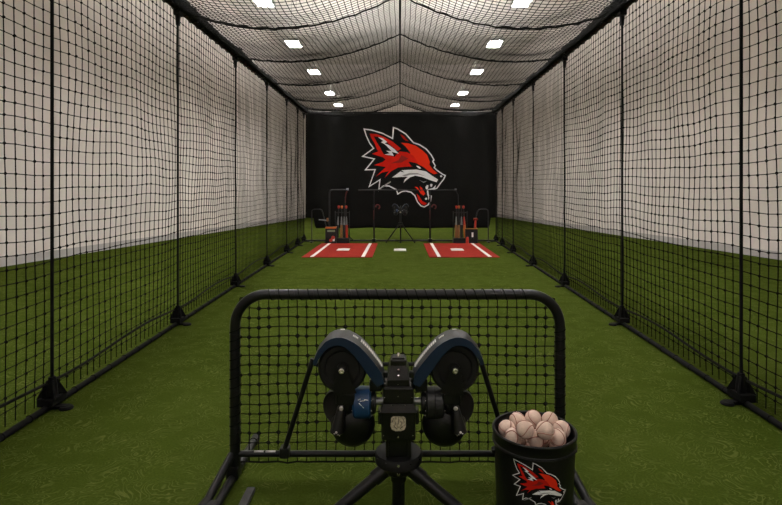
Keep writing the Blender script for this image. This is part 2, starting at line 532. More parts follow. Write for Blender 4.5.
def post(sx, d, label):
    x = sx * (HW(d) + 0.005)
    t = thing('cage_post', (x, d, 0), label, 'post', 'upright posts of the cage')
    p = MB(); p.tube([(x, d, 0.05), (x, d, ZT(d))], 0.0108, 10); p.build('pole', M['railblack'], t)
    b = MB()
    b.bbox((x, d, 0.055), (0.10, 0.15, 0.05), 0.006)
    for k in range(4):                         # gusset fins round the socket
        a = PI / 4 + k * PI / 2
        e = Vector((math.cos(a), math.sin(a), 0)); n_ = Vector((-e.y, e.x, 0)) * 0.006
        o_ = Vector((x, d, 0))
        tri = [o_ + Vector((0, 0, 0.075)), o_ + e * 0.085 + Vector((0, 0, 0.075)), o_ + e * 0.03 + Vector((0, 0, 0.18)), o_ + Vector((0, 0, 0.18))]
        b.prism([v - n_ for v in tri], [v + n_ for v in tri])
    b.lathe([(0.0, 0.07), (0.036, 0.07), (0.030, 0.15), (0.021, 0.20), (0.014, 0.20)], (x, d, 0), n=14)
    b.build('base_bracket', M['railblack'], t)
    f = MB()
    f.lathe([(0, 0.001), (0.04, 0.001), (0.042, 0.008), (0.034, 0.018), (0, 0.020)], (x - sx * 0.105, d - 0.02, 0), n=18)
    f.bbox((x - sx * 0.06, d - 0.01, 0.012), (0.10, 0.05, 0.018), 0.003)
    f.build('foot_plate', M['railblack'], t)
    b = MB()
    b.bbox((x, d, ZT(d) - 0.02), (0.07, 0.09, 0.10), 0.008)
    b.lathe([(0.0, -0.17), (0.020, -0.17), (0.028, -0.06), (0.0, -0.06)], (x, d, ZT(d)), n=12)
    b.build('top_bracket', M['steel'], t)
for sx, sd in ((-1, 'left'), (1, 'right')):
    for i, d in enumerate(posts):
        nm = {0: 'nearest to the camera', 6: 'last, beside the fox banner'}.get(i, f'{ordn[i]} from the camera')
        post(sx, d + (0 if i else sx * .035), f'thin black upright post of the {sd} net, {nm}')

# ------------------------------------------------------------------ fox emblem (flat print), outlines in photograph pixels of the banner
A_ = lambda L: [(355 + x / 10.1, 120 + y / 10.1) for x, y in L]
B_ = lambda L: [(400 + x / 10.1, 120 + y / 10.1) for x, y in L]
C_ = lambda L: [(355 + x / 9.71, 160 + y / 9.71) for x, y in L]
D_ = lambda L: [(400 + x / 9.71, 160 + y / 9.71) for x, y in L]
OUT = (A_([(85, 85), (170, 97), (280, 130), (375, 178), (383, 70), (430, 84)])
       + B_([(0, 100), (60, 135), (100, 180), (140, 225), (200, 245), (270, 290), (320, 350), (350, 405), (337, 418), (362, 462), (352, 480)])
       + D_([(365, 97), (415, 133), (447, 148), (428, 190), (400, 225), (360, 280), (338, 287), (280, 292), (272, 300), (275, 335), (292, 340), (309, 346), (300, 405), (275, 440), (235, 462), (200, 450),
             (165, 410), (140, 350), (105, 318), (55, 306), (20, 312)])
       + C_([(412, 338), (398, 293), (330, 258), (280, 256), (225, 300), (236, 202), (130, 268), (188, 99), (90, 101)])
       + A_([(185, 397), (65, 370), (180, 285), (145, 240), (110, 165)]))
EAR = A_([(148, 138), (220, 143), (300, 175), (385, 222), (467, 292), (430, 314), (340, 242), (235, 172), (190, 166), (215, 215), (265, 297), (240, 318), (222, 300), (200, 240), (165, 185)])
TUFT = A_([(232, 173), (280, 185), (326, 222), (300, 237), (345, 255), (400, 295), (442, 342), (372, 322), (392, 362), (298, 349), (352, 337), (315, 312), (368, 314), (318, 262), (300, 246), (262, 225), (285, 213)])
EAR2 = B_([(2, 143), (40, 163), (88, 217), (55, 207), (25, 182)]) 
EAR2 = [(x - 0.0, y) for x, y in EAR2]
FORE = B_([(10, 230), (80, 235), (160, 260), (230, 310), (275, 355), (286, 385), (302, 425), (295, 452), (330, 497), (380, 540), (340, 548), (290, 520), (240, 478), (170, 440), (110, 372), (100, 325), (55, 268)])
CHEEK = (A_([(170, 342), (225, 322), (262, 300), (290, 345), (400, 372), (445, 322)]) + B_([(0, 318), (70, 325), (135, 362), (185, 440), (90, 420), (130, 470), (80, 470)])
         + C_([(420, 72), (352, 108), (285, 176), (330, 108), (262, 122), (202, 162), (300, 68), (185, 50), (270, 18)]) + A_([(310, 400), (285, 378)]))
SHADE = A_([(470, 355), (540, 390), (470, 430), (360, 440), (440, 405)])
MUZ = C_([(360, 170), (440, 112), (480, 122), (450, 100)]) + D_([(0, 102), (60, 97), (160, 93), (250, 110), (320, 158), (370, 190), (355, 216), (290, 195), (220, 167), (150, 152), (100, 167), (60, 197), (35, 222), (45, 190), (75, 163), (0, 165)]) + C_([(410, 168)])
MUZG = D_([(20, 150), (90, 128), (170, 128), (250, 160), (180, 140), (100, 143), (50, 160)])
BROW = B_([(85, 425), (135, 438), (205, 462), (228, 492), (150, 482), (110, 462)])
GLINT = B_([(165, 462), (190, 468), (214, 488), (196, 492), (172, 474)])
NOSE = D_([(388, 152), (400, 148), (411, 156), (404, 167), (390, 165)])
TOOTH1 = D_([(246, 262), (262, 242), (276, 246), (272, 275), (262, 288), (250, 280)])
TOOTH2 = D_([(290, 240), (302, 230), (316, 240), (306, 264), (294, 256)])
TOOTH3 = D_([(240, 372), (255, 364), (266, 374), (258, 388), (244, 385)])
LIP1 = D_([(185, 193), (225, 211), (262, 204), (228, 222)])
LIP2 = D_([(276, 284), (318, 272), (348, 242), (340, 272), (318, 288), (278, 294)])
LIP3 = D_([(262, 282), (272, 284), (284, 372), (276, 390)])
CURL = C_([(228, 290), (290, 240), (345, 205), (350, 215), (300, 250)])
TONG1 = D_([(190, 256), (212, 268), (246, 328), (226, 346), (200, 326), (175, 287), (142, 260), (165, 262), (205, 310)])
TONG2 = D_([(160, 326), (182, 345), (215, 398), (262, 420), (236, 440), (205, 425), (178, 388)])
JAWG = C_([(392, 290), (470, 296), (540, 296), (580, 318), (540, 304), (470, 306), (412, 318)])

def inset(poly, w):
    n = len(poly)
    area = sum(poly[i][0] * poly[(i + 1) % n][1] - poly[(i + 1) % n][0] * poly[i][1] for i in range(n))
    sg = 1 if area > 0 else -1
    out = []
    for i in range(n):
        p0, p1, p2 = Vector(poly[i - 1]), Vector(poly[i]), Vector(poly[(i + 1) % n])
        e1, e2 = (p1 - p0).normalized(), (p2 - p1).normalized()
        n1, n2 = Vector((-e1.y, e1.x)) * sg, Vector((-e2.y, e2.x)) * sg
        b = n1 + n2
        if b.length < 1e-4: b = n1
        b.normalize()
        k = max(0.42, b.dot(n1))
        out.append(tuple(p1 + b * (w / k)))
    return out
EMBLEM = [(OUT, 0), (inset(OUT, 1.15), 1), (EAR, 2), (FORE, 4), (CHEEK, 2), (EAR2, 2), (SHADE, 5), (TUFT, 0), (MUZ, 0), (MUZG, 3), (BROW, 1), (GLINT, 0), (NOSE, 0),
          (TONG1, 4), (TONG2, 2), (LIP1, 3), (LIP2, 0), (LIP3, 0), (TOOTH1, 0), (TOOTH2, 0), (TOOTH3, 0), (CURL, 3)]
EM_MATS = [M['fwhite'], M['fblack'], M['fred'], M['fgrey'], M['forange'], M['fdred']]
def emblem(place, cuts=None):
    """place(px, py, layer) -> point; cuts = pixel columns where the print is split so that it can bend"""
    out = MB()
    for layer, (poly, mi) in enumerate(EMBLEM):
        bm = bmesh.new()
        vs = [bm.verts.new((x, y, 0)) for x, y in poly]
        es = [bm.edges.new((vs[i], vs[(i + 1) % len(vs)])) for i in range(len(vs))]
        bmesh.ops.triangle_fill(bm, use_beauty=True, use_dissolve=False, edges=es)
        if cuts:
            for cx in cuts:
                bmesh.ops.bisect_plane(bm, geom=bm.verts[:] + bm.edges[:] + bm.faces[:], plane_co=(cx, 0, 0), plane_no=(1, 0, 0))
        bm.verts.index_update()
        pts = [place(v.co.x, v.co.y, layer) for v in bm.verts]
        fs = []
        for f in bm.faces:
            ids = [v.index for v in f.verts]
            nrm = (f.verts[1].co - f.verts[0].co).cross(f.verts[2].co - f.verts[1].co)
            if nrm.z < 0: ids.reverse()       # pixel y runs down, so this faces the camera
            fs.append(ids)
        out.add(pts, fs, mi)
        bm.free()
    return out

# ------------------------------------------------------------------ black backdrop with the fox
DB = 14.27
def banner_y(x, z):
    e = max(0.0, abs(x - 0.05) - 1.35)
    f = 0.10 * e * math.sin(x * 7 + 0.5 * z) * 0.6 + 0.03 * e * noise.noise(Vector((x * 3, z * 0.7, 2)))
    low = max(0.0, 0.9 - z)
    return f + 0.025 * low * math.sin(x * 5.0) + 0.02 * max(0, z - 3.0) * math.sin(x * 9)
def banner_edge(x):
    a = abs(x - 0.04)
    return 0.36 if a < 2.36 else (0.43 if a < 2.41 else 0.64)
m = MB()
nx, nz = 140, 40
xa, xb = -2.60, 2.66
for j in range(nz + 1):
    for i in range(nx + 1):
        x = lerp(xa, xb, i / nx)
        ztop = 3.53 - 0.03 * math.sin(PI * (i / nx) * 6) ** 2
        zb = banner_edge(x) + 0.008 * math.sin(x * 6)
        z = lerp(zb, ztop, j / nz)
        m.v.append((x, DB + banner_y(x, z), z))
for j in range(nz):
    for i in range(nx):
        a = j * (nx + 1) + i
        m.f.append((a, a + 1, a + nx + 2, a + nx + 1)); m.mi.append(0); m.sm.append(True)
ban = m.build('backdrop_banner', M['banner'], origin=(0, DB, 0.36), recalc=False)
sol = ban.modifiers.new('thickness', 'SOLIDIFY'); sol.thickness = 0.006; sol.offset = -1
tag(ban, 'black cloth banner with a snarling red fox head, hung across the far end', 'banner')
kd = DB / 521.0
em = emblem(lambda px, py, l: Vector(((px - 400) * kd, DB - 0.006 - 0.0012 * l, 1.4 - (py - 190) * kd)))
emo = em.build('fox_emblem', EM_MATS, ban, recalc=False)
emo['label'] = 'red, white and black snarling fox head print'
h = MB()
for i in range(24):
    x = lerp(xa + 0.08, xb - 0.08, i / 23)
    h.torus((x, D_END, ZT(D_END) - 0.012), 0.034, 0.005, (1, 0, 0), 10, 4)
h.build('tie_loops', M['rope'], ban)

# ------------------------------------------------------------------ batting mats and plates
def batting_mat(sd, xs, lines):
    x0, x1 = xs
    y0, y1 = 10.8, 13.55
    t = thing('batting_mat', ((x0 + x1) / 2, (y0 + y1) / 2, 0), f'red batting mat with two white lines on the {sd} side before the banner', 'mat', 'red batting mats')
    b = MB(); b.bbox(((x0 + x1) / 2, (y0 + y1) / 2, 0.008), (x1 - x0, y1 - y0, 0.014), 0.004); b.build('rubber_sheet', M['mat'], t)
    for lx in lines:
        l = MB(); l.box((lx, (y0 + y1) / 2, 0.0165), (0.072, y1 - y0 - 0.02, 0.003)); l.build('painted_line', M['line'], t)
batting_mat('left', (-2.04, -0.575), (-1.83, -0.77))
batting_mat('right', (0.61, 2.07), (0.815, 1.87))
def plate(x, y, z, label):
    m = MB()
    w, dp, p = 0.14, 0.21, 0.07
    pts = [(x - w, y - dp, z), (x + w, y - dp, z), (x + w, y + dp - p, z), (x, y + dp, z), (x - w, y + dp - p, z)]
    m.prism([Vector(q) for q in pts], [Vector(q) + Vector((0, 0, 0.012)) for q in pts])
    tag(m.build('home_plate', M['platewhite'], origin=(x, y, z)), label, 'plate', 'white home plates')
plate(-1.31, 12.1, 0.0155, 'white home plate set in the middle of the left red mat')
plate(1.32, 12.1, 0.0155, 'white home plate set in the middle of the right red mat')
plate(0.0, 12.17, 0.001, 'white home plate on the green turf between the red mats')

# ------------------------------------------------------------------ pitching machine
def pitching_machine(d0, xm, lift, foot, label, drop=0.0, scale=1.0):
    root = thing('pitching_machine', (xm, d0, 0), label, 'pitching machine', 'two-wheel pitching machines')
    base = Vector((xm, d0, 0))
    def P(px, py, yl, flip=1):
        """photo pixel of the near machine at distance yl behind its axis, in this machine's space"""
        d = 2.15 + yl
        x = (px - 400) * d / 521.0 + 0.0062
        return base + Vector((flip * x, yl, 1.4 - (py - 190) * d / 521.0 + lift))
    def part(mb, name, mt, parent=root): return mb.build(name, mt, parent)
    Z = lambda z: z + lift - drop
    root.scale = (scale, scale, scale)
    # --- stand
    a = MB()
    a.lathe([(0, Z(.279)), (.088, Z(.279)), (.096, Z(.287)), (.098, Z(.316)), (.092, Z(.325)), (.07, Z(.327)), (0, Z(.327))], base, n=40)
    for k in range(12):
        w = k * PI / 6
        a.box(base + Vector((.0975 * math.cos(w), .0975 * math.sin(w), Z(.315))), (.006, .006, .006))
    part(a, 'turntable', M['matte'])
    a = MB()
    a.lathe([(0, Z(.24)), (.052, Z(.24)), (.06, Z(.248)), (.06, Z(.288)), (.05, Z(.293)), (0, Z(.293))], base, n=32)
    for sx in (-1, 1): a.bbox(base + Vector((sx * .062, -.012, Z(.27))), (.03, .04, .05), .005)
    part(a, 'collar', M['plastic'])
    a = MB(); a.lathe([(0, 0), (.006, 0), (.007, .004), (.004, .007), (0, .007)], base + Vector((0, -.061, Z(.262))), (0, -1, 0), n=10)
    a.lathe([(0, 0), (.005, 0), (.005, .006), (0, .006)], base + Vector((0, -.098, Z(.316))), (0, -1, 0), n=10)
    part(a, 'bolts', M['chrome'])
    a = MB()
    a.tube([base + Vector((0, 0, .015)), base + Vector((0, 0, Z(.25)))], .026, 16)
    a.lathe([(.026, Z(.205)), (.032, Z(.207)), (.032, Z(.245)), (.026, Z(.247))], base, n=20)
    part(a, 'center_column', M['plastic'])
    a = MB(); a.lathe([(0, .001), (.045, .001), (.047, .012), (.03, .03), (.026, .03)], base, n=20); part(a, 'column_foot', M['plastic'])
    for sx in (-1, 1):
        a = MB()
        hub, ft = base + Vector((sx * .048, -.01, Z(.258))), base + Vector((sx * foot[0], foot[1], .03))
        a.tube([hub, ft], .0245, 14)
        a.tube([lerp(hub, ft, .0), lerp(hub, ft, .16)], .030, 14)
        leg = part(a, 'leg', M['plastic'])
        c = MB(); dr = (ft - hub).normalized()
        c.tube([ft - dr * .02, ft + dr * .006], .0285, 14)
        c.lathe([(0, .001), (.03, .001), (.032, .008), (.02, .025), (0, .025)], (ft.x, ft.y, 0), n=16)
        part(c, 'rubber_foot', M['wheel'], leg)
    # --- body
    def slab(xh0, xh1, ytop, ybot, y0, y1, xh0b=None):
        """block between two photo rows, half widths in metres at the bottom and the top"""
        zt, zb = 1.4 - (ytop - 190) * (2.15 + y0) / 521, 1.4 - (ybot - 190) * (2.15 + y0) / 521
        return zt + lift, zb + lift
    a = MB()
    zt, zb = slab(0, 0, 411, 441, -.085, 0)
    a.bbox(base + Vector((0, 0, (zt + zb) / 2)), (.136, .17, zt - zb), .008)
    a.bbox(base + Vector((0, 0, (zb + Z(.335)) / 2)), (.085, .11, zb - Z(.335) + .02), .006)
    for sx in (-1, 1): a.box(base + Vector((sx * .045, -.04, (zb + Z(.335)) / 2)), (.012, .05, zb - Z(.335) + .01))
    for sx in (-1, 1):
        a.bbox(base + Vector((sx * .072, -.04, zt - .035)), (.02, .06, .05), .004)
    part(a, 'lower_housing', M['body'])
    a = MB()
    zt2, zb2 = slab(0, 0, 388, 405, -.09, 0)
    a.bbox(base + Vector((0, 0, (zt2 + zb2) / 2)), (.122, .17, zt2 - zb2), .007)
    a.box(base + Vector((0, -.003, (zb2 + zt) / 2)), (.14, .185, zb2 - zt + .004), taper=(.88, .92))
    part(a, 'middle_housing', M['body'])
    a = MB()
    zt3, zb3 = slab(0, 0, 380, 388, -.07, 0)
    a.bbox(base + Vector((0, 0, (zt3 + zb3) / 2)), (.09, .14, zt3 - zb3 + .01), .005)
    zt4, zb4 = slab(0, 0, 365.5, 380, -.07, 0)
    a.box(base + Vector((0, 0, (zt4 + zb4) / 2)), (.092, .145, zt4 - zb4), taper=(.66, .7))
    for sx in (-1, 1):
        a.bbox(base + Vector((sx * .052, -.05, zb4 + .018)), (.018, .03, .022), .003)
    a.bbox(base + Vector((0, -.03, zt4 + .008)), (.064, .07, .022), .004)
    a.bbox(base + Vector((0, -.03, zt4 + .020)), (.05, .05, .012), .003)
    hd = part(a, 'head', M['body'])
    a = MB(); c0 = base + Vector((0, -.04, zt4 + .024))
    a.lathe([(0, 0), (.0065, 0), (.0065, .012), (.004, .018), (0, .019)], c0, n=12); part(a, 'indicator_knob', M['chrome'], hd)
    a = MB()
    for yy, r in ((369.5, .0045), (375.5, .0042)):
        q = P(398.5, yy, -.068); q.x = base.x
        a.lathe([(0, 0), (r, 0), (r, .006), (0, .009)], q, (0, -1, .3), n=10)
    part(a, 'head_bolt', M['chrome'], hd)
    a = MB()
    for px, py in ((384.5, 398), (412, 398), (398, 397), (391.5, 405.5), (405, 405.5), (383.5, 436), (398, 437.5), (413, 436), (385, 383.5), (411.5, 383.5), (398, 385)):
        q = P(px, py, -.094); 
        a.lathe([(0, 0), (.0022, 0), (.0022, .003), (0, .004)], q + Vector((0, .006, 0)), (0, -1, 0), n=8)
    part(a, 'housing_bolts', M['chrome'])
    a = MB()
    pl = [(391, 418), (393, 416.3), (403.5, 416.3), (405.7, 418), (406, 426), (404.5, 429.5), (401, 431), (395.5, 431), (392, 429.5), (390.5, 426)]
    a.prism([P(x, y, -.090) for x, y in pl], [P(x, y, -.080) for x, y in pl])
    lp = part(a, 'badge', M['plate']); lp['label'] = 'beige mottled badge'
    a = MB()
    for (x0, y0), (x1, y1) in (((394, 417.5), (392, 422)), ((398.3, 417), (398.3, 424)), ((402.5, 417.5), (404.5, 422)), ((394, 426), (397, 429)), ((402.5, 426), (400, 429)), ((396, 421), (395, 425)), ((401, 421), (402, 425))):
        a.tube([P(x0, y0, -.091), P(x1, y1, -.091)], .0012, 5)
    part(a, 'badge_marks', M['body'], lp)
    # --- the two wheel heads
    for fl in (1, -1):
        yg = -.09
        Bp = [(313.2, 364), (313.6, 360.7), (318.3, 350), (325.5, 341.6), (331, 338.6), (336.2, 337.2), (341.5, 337.2), (346.9, 338.7), (353.5, 342), (359.9, 346.4), (366, 352.5), (371.8, 359.5), (377, 366), (381.5, 373), (384, 383)]
        Cp = [(316.4, 365), (318.4, 359.5), (324.5, 350.8), (329, 347.4), (333.8, 345.4), (338, 345), (341.5, 345.4), (345.2, 347), (349.8, 350.8), (355, 356.4), (360, 362.8), (365.5, 370.8), (369.5, 376.5), (373.5, 381.8), (377.2, 386.5)]
        k = len(Bp)
        bf = [P(x, y, yg, fl) for x, y in Bp]; cf = [P(x, y, yg, fl) for x, y in Cp]
        dv = Vector((0, .125, 0))
        bb = [v + dv for v in bf]; cb = [v + dv for v in cf]
        # slightly crowned outer skin
        mid = []
        cen = P(345, 372, yg, fl)
        for v in bf:
            o_ = (v - cen); o_.y = 0
            mid.append(v + dv * .5 + o_.normalized() * .005)
        a = MB()
        vs = bf + mid + bb + cb + cf
        fs = []
        for r_ in range(4):
            for i in range(k - 1):
                fs.append((r_ * k + i, r_ * k + i + 1, (r_ + 1) * k + i + 1, (r_ + 1) * k + i))
        for i in range(k - 1): fs.append((4 * k + i, 4 * k + i + 1, i + 1, i))
        fs.append((0, k, 2 * k, 3 * k, 4 * k)); fs.append((5 * k - 1, 4 * k - 1, 3 * k - 1, 2 * k - 1, k - 1))
        a.add(vs, fs, 0, True)
        g = part(a, 'wheel_guard', M['guard'])
        a = MB()
        off = Vector((0, -.005, 0))
        vs = [v + off for v in bf] + [v + off for v in cf] + [v + off * .02 for v in bf] + [v + off * .02 for v in cf]
        fs = []
        for i in range(k - 1):
            fs += [(i, i + 1, k + i + 1, k + i), (i, 2 * k + i, 2 * k + i + 1, i + 1), (k + i, k + i + 1, 3 * k + i + 1, 3 * k + i)]
        fs += [(0, k, 3 * k, 2 * k), (k - 1, 3 * k - 1, 4 * k - 1, 2 * k - 1)]
        a.add(vs, fs, 0, False)
        sb = part(a, 'side_band', M['blue'], g); sb['label'] = 'navy blue side band'
        # pale lettering strips on the crown, too worn to read in the photograph
        def skin(i, f, w):
            j = min(int(i), k - 2); t_ = i - j
            p0 = lerp(bf[j], bf[j + 1], t_); p1 = lerp(mid[j], mid[j + 1], t_); p2 = lerp(bb[j], bb[j + 1], t_)
            q = lerp(p0, p1, w * 2) if w < .5 else lerp(p1, p2, w * 2 - 1)
            o_ = (p1 - cen); o_.y = 0
            return q + o_.normalized() * f
        def strip(i0, i1, w0, w1, n_, gap):
            a = MB()
            for q in range(n_):
                s0, s1 = lerp(i0, i1, q / n_), lerp(i0, i1, (q + 1 - gap) / n_)
                vv = [skin(s0, .0022, w0), skin(s1, .0022, w0), skin(s1, .0022, w1), skin(s0, .0022, w1)]
                ww = [skin(s0, .0, w0), skin(s1, .0, w0), skin(s1, .0, w1), skin(s0, .0, w1)]
                a.prism(vv, ww)
            part(a, 'lettering', M['print'], g)
        strip(8.9, 12.8, .38, .54, 13, .25)
        strip(8.9, 12.8, .60, .66, 13, .25)
        strip(7.7, 8.5, .42, .56, 4, .3)
        strip(5.3, 6.1, .8, .92, 3, .2)
        # upper wheel
        c0 = P(341.7, 370.3, -.10, fl); c0.y = base.y - .055
        a = MB()
        a.lathe([(0, -.026), (.020, -.026), (.022, -.018), (.066, -.018), (.072, -.027), (.088, -.029), (.097, -.020), (.099, 0), (.097, .020), (.088, .028), (.06, .02), (0, .02)], c0, (0, 1, 0), n=48)
        w_ = part(a, 'upper_wheel', M['wheel'])
        a = MB(); a.lathe([(0, 0), (.011, 0), (.0125, .004), (.011, .010), (.006, .011), (.005, .008), (0, .008)], c0 + Vector((0, -.046, 0)), (0, -1, 0), n=18)
        part(a, 'hub_bolt', M['chrome'], w_)
        # fork that carries the wheel
        a = MB()
        out = [(335.8, 371), (337.2, 366.8), (341.6, 364.5), (346, 366.8), (347.4, 371), (349.5, 379), (353, 386), (357, 393), (333, 396), (334, 385)]
        a.prism([P(x, y, -.100, fl) for x, y in out], [P(x, y, -.086, fl) for x, y in out])
        a.bbox(P(346, 396, -.055, fl), (.075, .07, .05), .008)
        part(a, 'fork_arm', M['plastic'])
        # motor and shaft
        c0 = P(362.5, 402, -.03, fl); ax = (fl, 0, 0)
        a = MB(); a.lathe([(0, -.036), (.055, -.036), (.0625, -.030), (.0635, 0), (.0625, .030), (.055, .036), (0, .036)], c0, ax, n=36)
        mo = part(a, 'motor', M['motorblue'] if fl == 1 else M['motorgrey'])
        mo['label'] = 'blue motor drum' if fl == 1 else 'charcoal motor drum'
        a = MB()
        if fl == 1:
            for (x0, y0, x1, y1) in ((359, 394.5, 361.5, 393.6), (361, 395.5, 366, 394.8), (365, 394.2, 369, 394.6), (360, 397, 363, 399.5), (363.5, 400, 365, 401.5)):
                for_p = [P(x0, y0, -.03, fl), P(x1, y1, -.03, fl)]
                for q in for_p:
                    rz = q.z - c0.z
                    q.y = c0.y - math.sqrt(max(0, .0636 ** 2 - rz ** 2))
                a.tube(for_p, .0016, 5)
            part(a, 'scuffs', M['print'], mo)
        else:
            a.torus(c0, .0625, .0022, ax, 36, 6); part(a, 'seam_ring', M['plastic'], mo)
        a = MB()
        for sgn in (-1, 1):
            for q in range(8):
                w = q * PI / 4 + .3
                a.lathe([(0, 0), (.003, 0), (.003, .003), (0, .004)], c0 + Vector((sgn * .037, .05 * math.cos(w), .05 * math.sin(w))), (sgn, 0, 0), n=8)
        part(a, 'motor_bolts', M['chrome'], mo)
        a = MB()
        a.lathe([(0, .036), (.045, .036), (.045, .052), (.028, .056), (0, .056)], c0, ax, n=24)
        part(a, 'motor_flange', M['plastic'])
        a = MB(); a.lathe([(0, -.036), (.04, -.036), (.05, -.05), (.045, -.09), (0, -.09)], c0, ax, n=24)
        part(a, 'motor_tail', M['plastic'])
        a = MB(); a.tube([c0 + Vector((fl * .052, 0, .004)), c0 + Vector((fl * .098, 0, .004))], .015, 14); part(a, 'drive_shaft', M['shaft'])
        # lower wheel, seen three-quarter, and its bowl-shaped cover
        c0 = P(339.6, 405.5, -.01, fl)
        a = MB(); axw = Vector((-fl * .62, -1, .1))
        a.lathe([(0, .03), (.02, .032), (.05, .026), (.062, .030), (.069, .022), (.073, .008), (.073, -.018), (.066, -.028), (0, -.028)], c0, axw, n=40)
        part(a, 'lower_wheel', M['wheel'])
        c0 = P(353, 426.5, -.035, fl)
        a = MB(); a.lathe([(0, .040), (.03, .038), (.062, .026), (.084, .006), (.0905, -.018), (.086, -.04), (.05, -.052), (0, -.054)], c0, Vector((fl * .08, -1, -.12)), n=44)
        part(a, 'lower_cover', M['plastic'])
        a = MB()
        q0, q1 = P(341.7, 406.5, -.075, fl), P(337.2, 431.5, -.085, fl)
        a.tube([q0 + Vector((0, 0, .012)), q0, lerp(q0, q1, .5), q1, q1 + Vector((0, 0, -.008))], [.008, .0155, .021, .030, .020], 16)
        ar = part(a, 'support_arm', M['plastic'])
        a = MB(); a.lathe([(0, 0), (.008, 0), (.009, .003), (.006, .007), (0, .008)], q0 + Vector((0, -.016, 0)), (0, -1, 0), n=12)
        part(a, 'arm_bolt', M['worn'], ar)
        a = MB()
        for dx, dz, s_ in ((-.008, .004, .007), (0, .010, .010), (.006, .001, .006), (.012, -.004, .005)):
            a.lathe([(0, 0), (s_ * .5, 0), (s_ * .35, .0015), (0, .002)], q1 + Vector((dx * fl, -.0290 + abs(dx) * .3, dz)), (0, -1, .2), n=8)
        part(a, 'worn_tip', M['worn'], ar)
        # link from the guard to the body
        a = MB()
        a.tube([P(381, 377, -.03, fl), P(385, 388, -.03, fl), P(388, 394, -.03, fl)], .012, 10)
        a.bbox(P(376, 383, -.03, fl), (.05, .06, .05), .006)
        part(a, 'guard_bracket', M['plastic'])
    return root
pitching_machine(2.15, -0.0062, 0.0, (.36, -.08), 'large black pitching machine with a blue motor drum, in front of the low screen')
pitching_machine(13.8, 0.012, 0.777, (.58, -.03), 'small distant pitching machine on a tall tripod under the fox banner', .277, .65)

# ------------------------------------------------------------------ low protective screen in the foreground
DS = 2.517
scr = thing('pitching_screen', (0, DS, 0), 'wide low black padded screen with square net, behind the near pitching machine', 'screen')
XL, ZTOP, RC = 0.784, 0.896, 0.15
path = [Vector((-XL, DS, 0.03 + 0.09 * i)) for i in range(8)]
path += [Vector((-XL + RC - RC * math.cos(a), DS, ZTOP - RC + RC * math.sin(a))) for a in [PI / 2 * i / 10 for i in range(11)]]
path += [Vector((lerp(-XL + RC, XL - RC, i / 14), DS, ZTOP)) for i in range(1, 14)]
path += [Vector((XL - RC + RC * math.sin(a), DS, ZTOP - RC + RC * math.cos(a))) for a in [PI / 2 * i / 10 for i in range(11)]]
path += [Vector((XL, DS, 0.03 + 0.09 * i)) for i in range(7, -1, -1)]
m = MB()
m.tube(path, 0.0247, 16)
# wrap seams of the padding
for i in range(2, len(path) - 2, 1):
    p = (path[i] + path[i + 1]) / 2; t_ = path[i + 1] - path[i]
    if p.z > 0.2 and t_.length > 0.05: m.torus(p, 0.0243, 0.0022, t_ + Vector((0, .02, .015)), 18, 5)
m.build('padded_frame', M['pad'], scr)
m = MB(); m.tube([(-XL, DS, 0.127), (XL, DS, 0.127)], 0.0150, 12); br = m.build('bottom_rail', M['steel'], scr)
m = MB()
for x0, x1 in ((-.690, -.645), (-.635, -.588)):  # pale tubes stand in for the bright highlight along the worn rail top
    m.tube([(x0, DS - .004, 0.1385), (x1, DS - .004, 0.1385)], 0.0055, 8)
m.build('worn_highlight', M['worn'], br)['label'] = 'bare worn steel with its highlight as a pale strip'
m = MB()
pit = 0.0455
NX, NZ = 33, 17
zb, zt = 0.082, ZTOP - 0.02
def SP(i, j):
    x = lerp(-XL + 0.02, XL - 0.02, i / NX); z = lerp(zb, zt, j / NZ)
    e = math.sin(PI * i / NX) * math.sin(PI * min(1, j / NZ))
    y = DS + 0.012 + 0.02 * e
    dx = 0.006 * noise.noise(Vector((i * .35, j * .3, 1)))
    dz = 0.007 * noise.noise(Vector((i * .3, j * .4, 8)))
    if j == 0: dz += 0.006 * noise.noise(Vector((i * 1.1, 0, 4)))
    return Vector((x + dx, y, z + dz))
for i in range(NX + 1): m.tube([SP(i, j) for j in range(NZ + 1)], 0.0022, 4, caps=False)
for j in range(NZ + 1): m.tube([SP(i, j) for i in range(NX + 1)], 0.0022 if j else 0.0044, 4, caps=False)
for i in range(NX + 1):
    for j in range(1, NZ):
        r = random.choice((.010, .012, .0135, .015)) if (i * 7 + j * 3) % 5 else .007
        p = SP(i, j)
        m.add([p + Vector(q) * r for q in ((1, 0, 0), (-1, 0, 0), (0, 1, 0), (0, -1, 0), (0, 0, .85), (0, 0, -.85))],
              [(0, 2, 4), (2, 1, 4), (1, 3, 4), (3, 0, 4), (2, 0, 5), (1, 2, 5), (3, 1, 5), (0, 3, 5)])
m.build('screen_net', M['net'], scr, recalc=False)
def lacing(a, b, turns):
    a, b = Vector(a), Vector(b); t_ = (b - a).normalized(); y_ = Vector((0, 1, 0)); w_ = t_.cross(y_)
    m = MB(); n_ = turns * 12
    m.tube([lerp(a, b, i / n_) + (y_ * math.cos(2 * PI * i / 12) + w_ * math.sin(2 * PI * i / 12)) * .0268 for i in range(n_ + 1)], .0024, 5)
    m.build('net_lacing', M['rope'], scr)
lacing((-XL + RC, DS, ZTOP), (XL - RC, DS, ZTOP), 27)
for sx in (-1, 1): lacing((sx * XL, DS, .16), (sx * XL, DS, ZTOP - RC), 13)
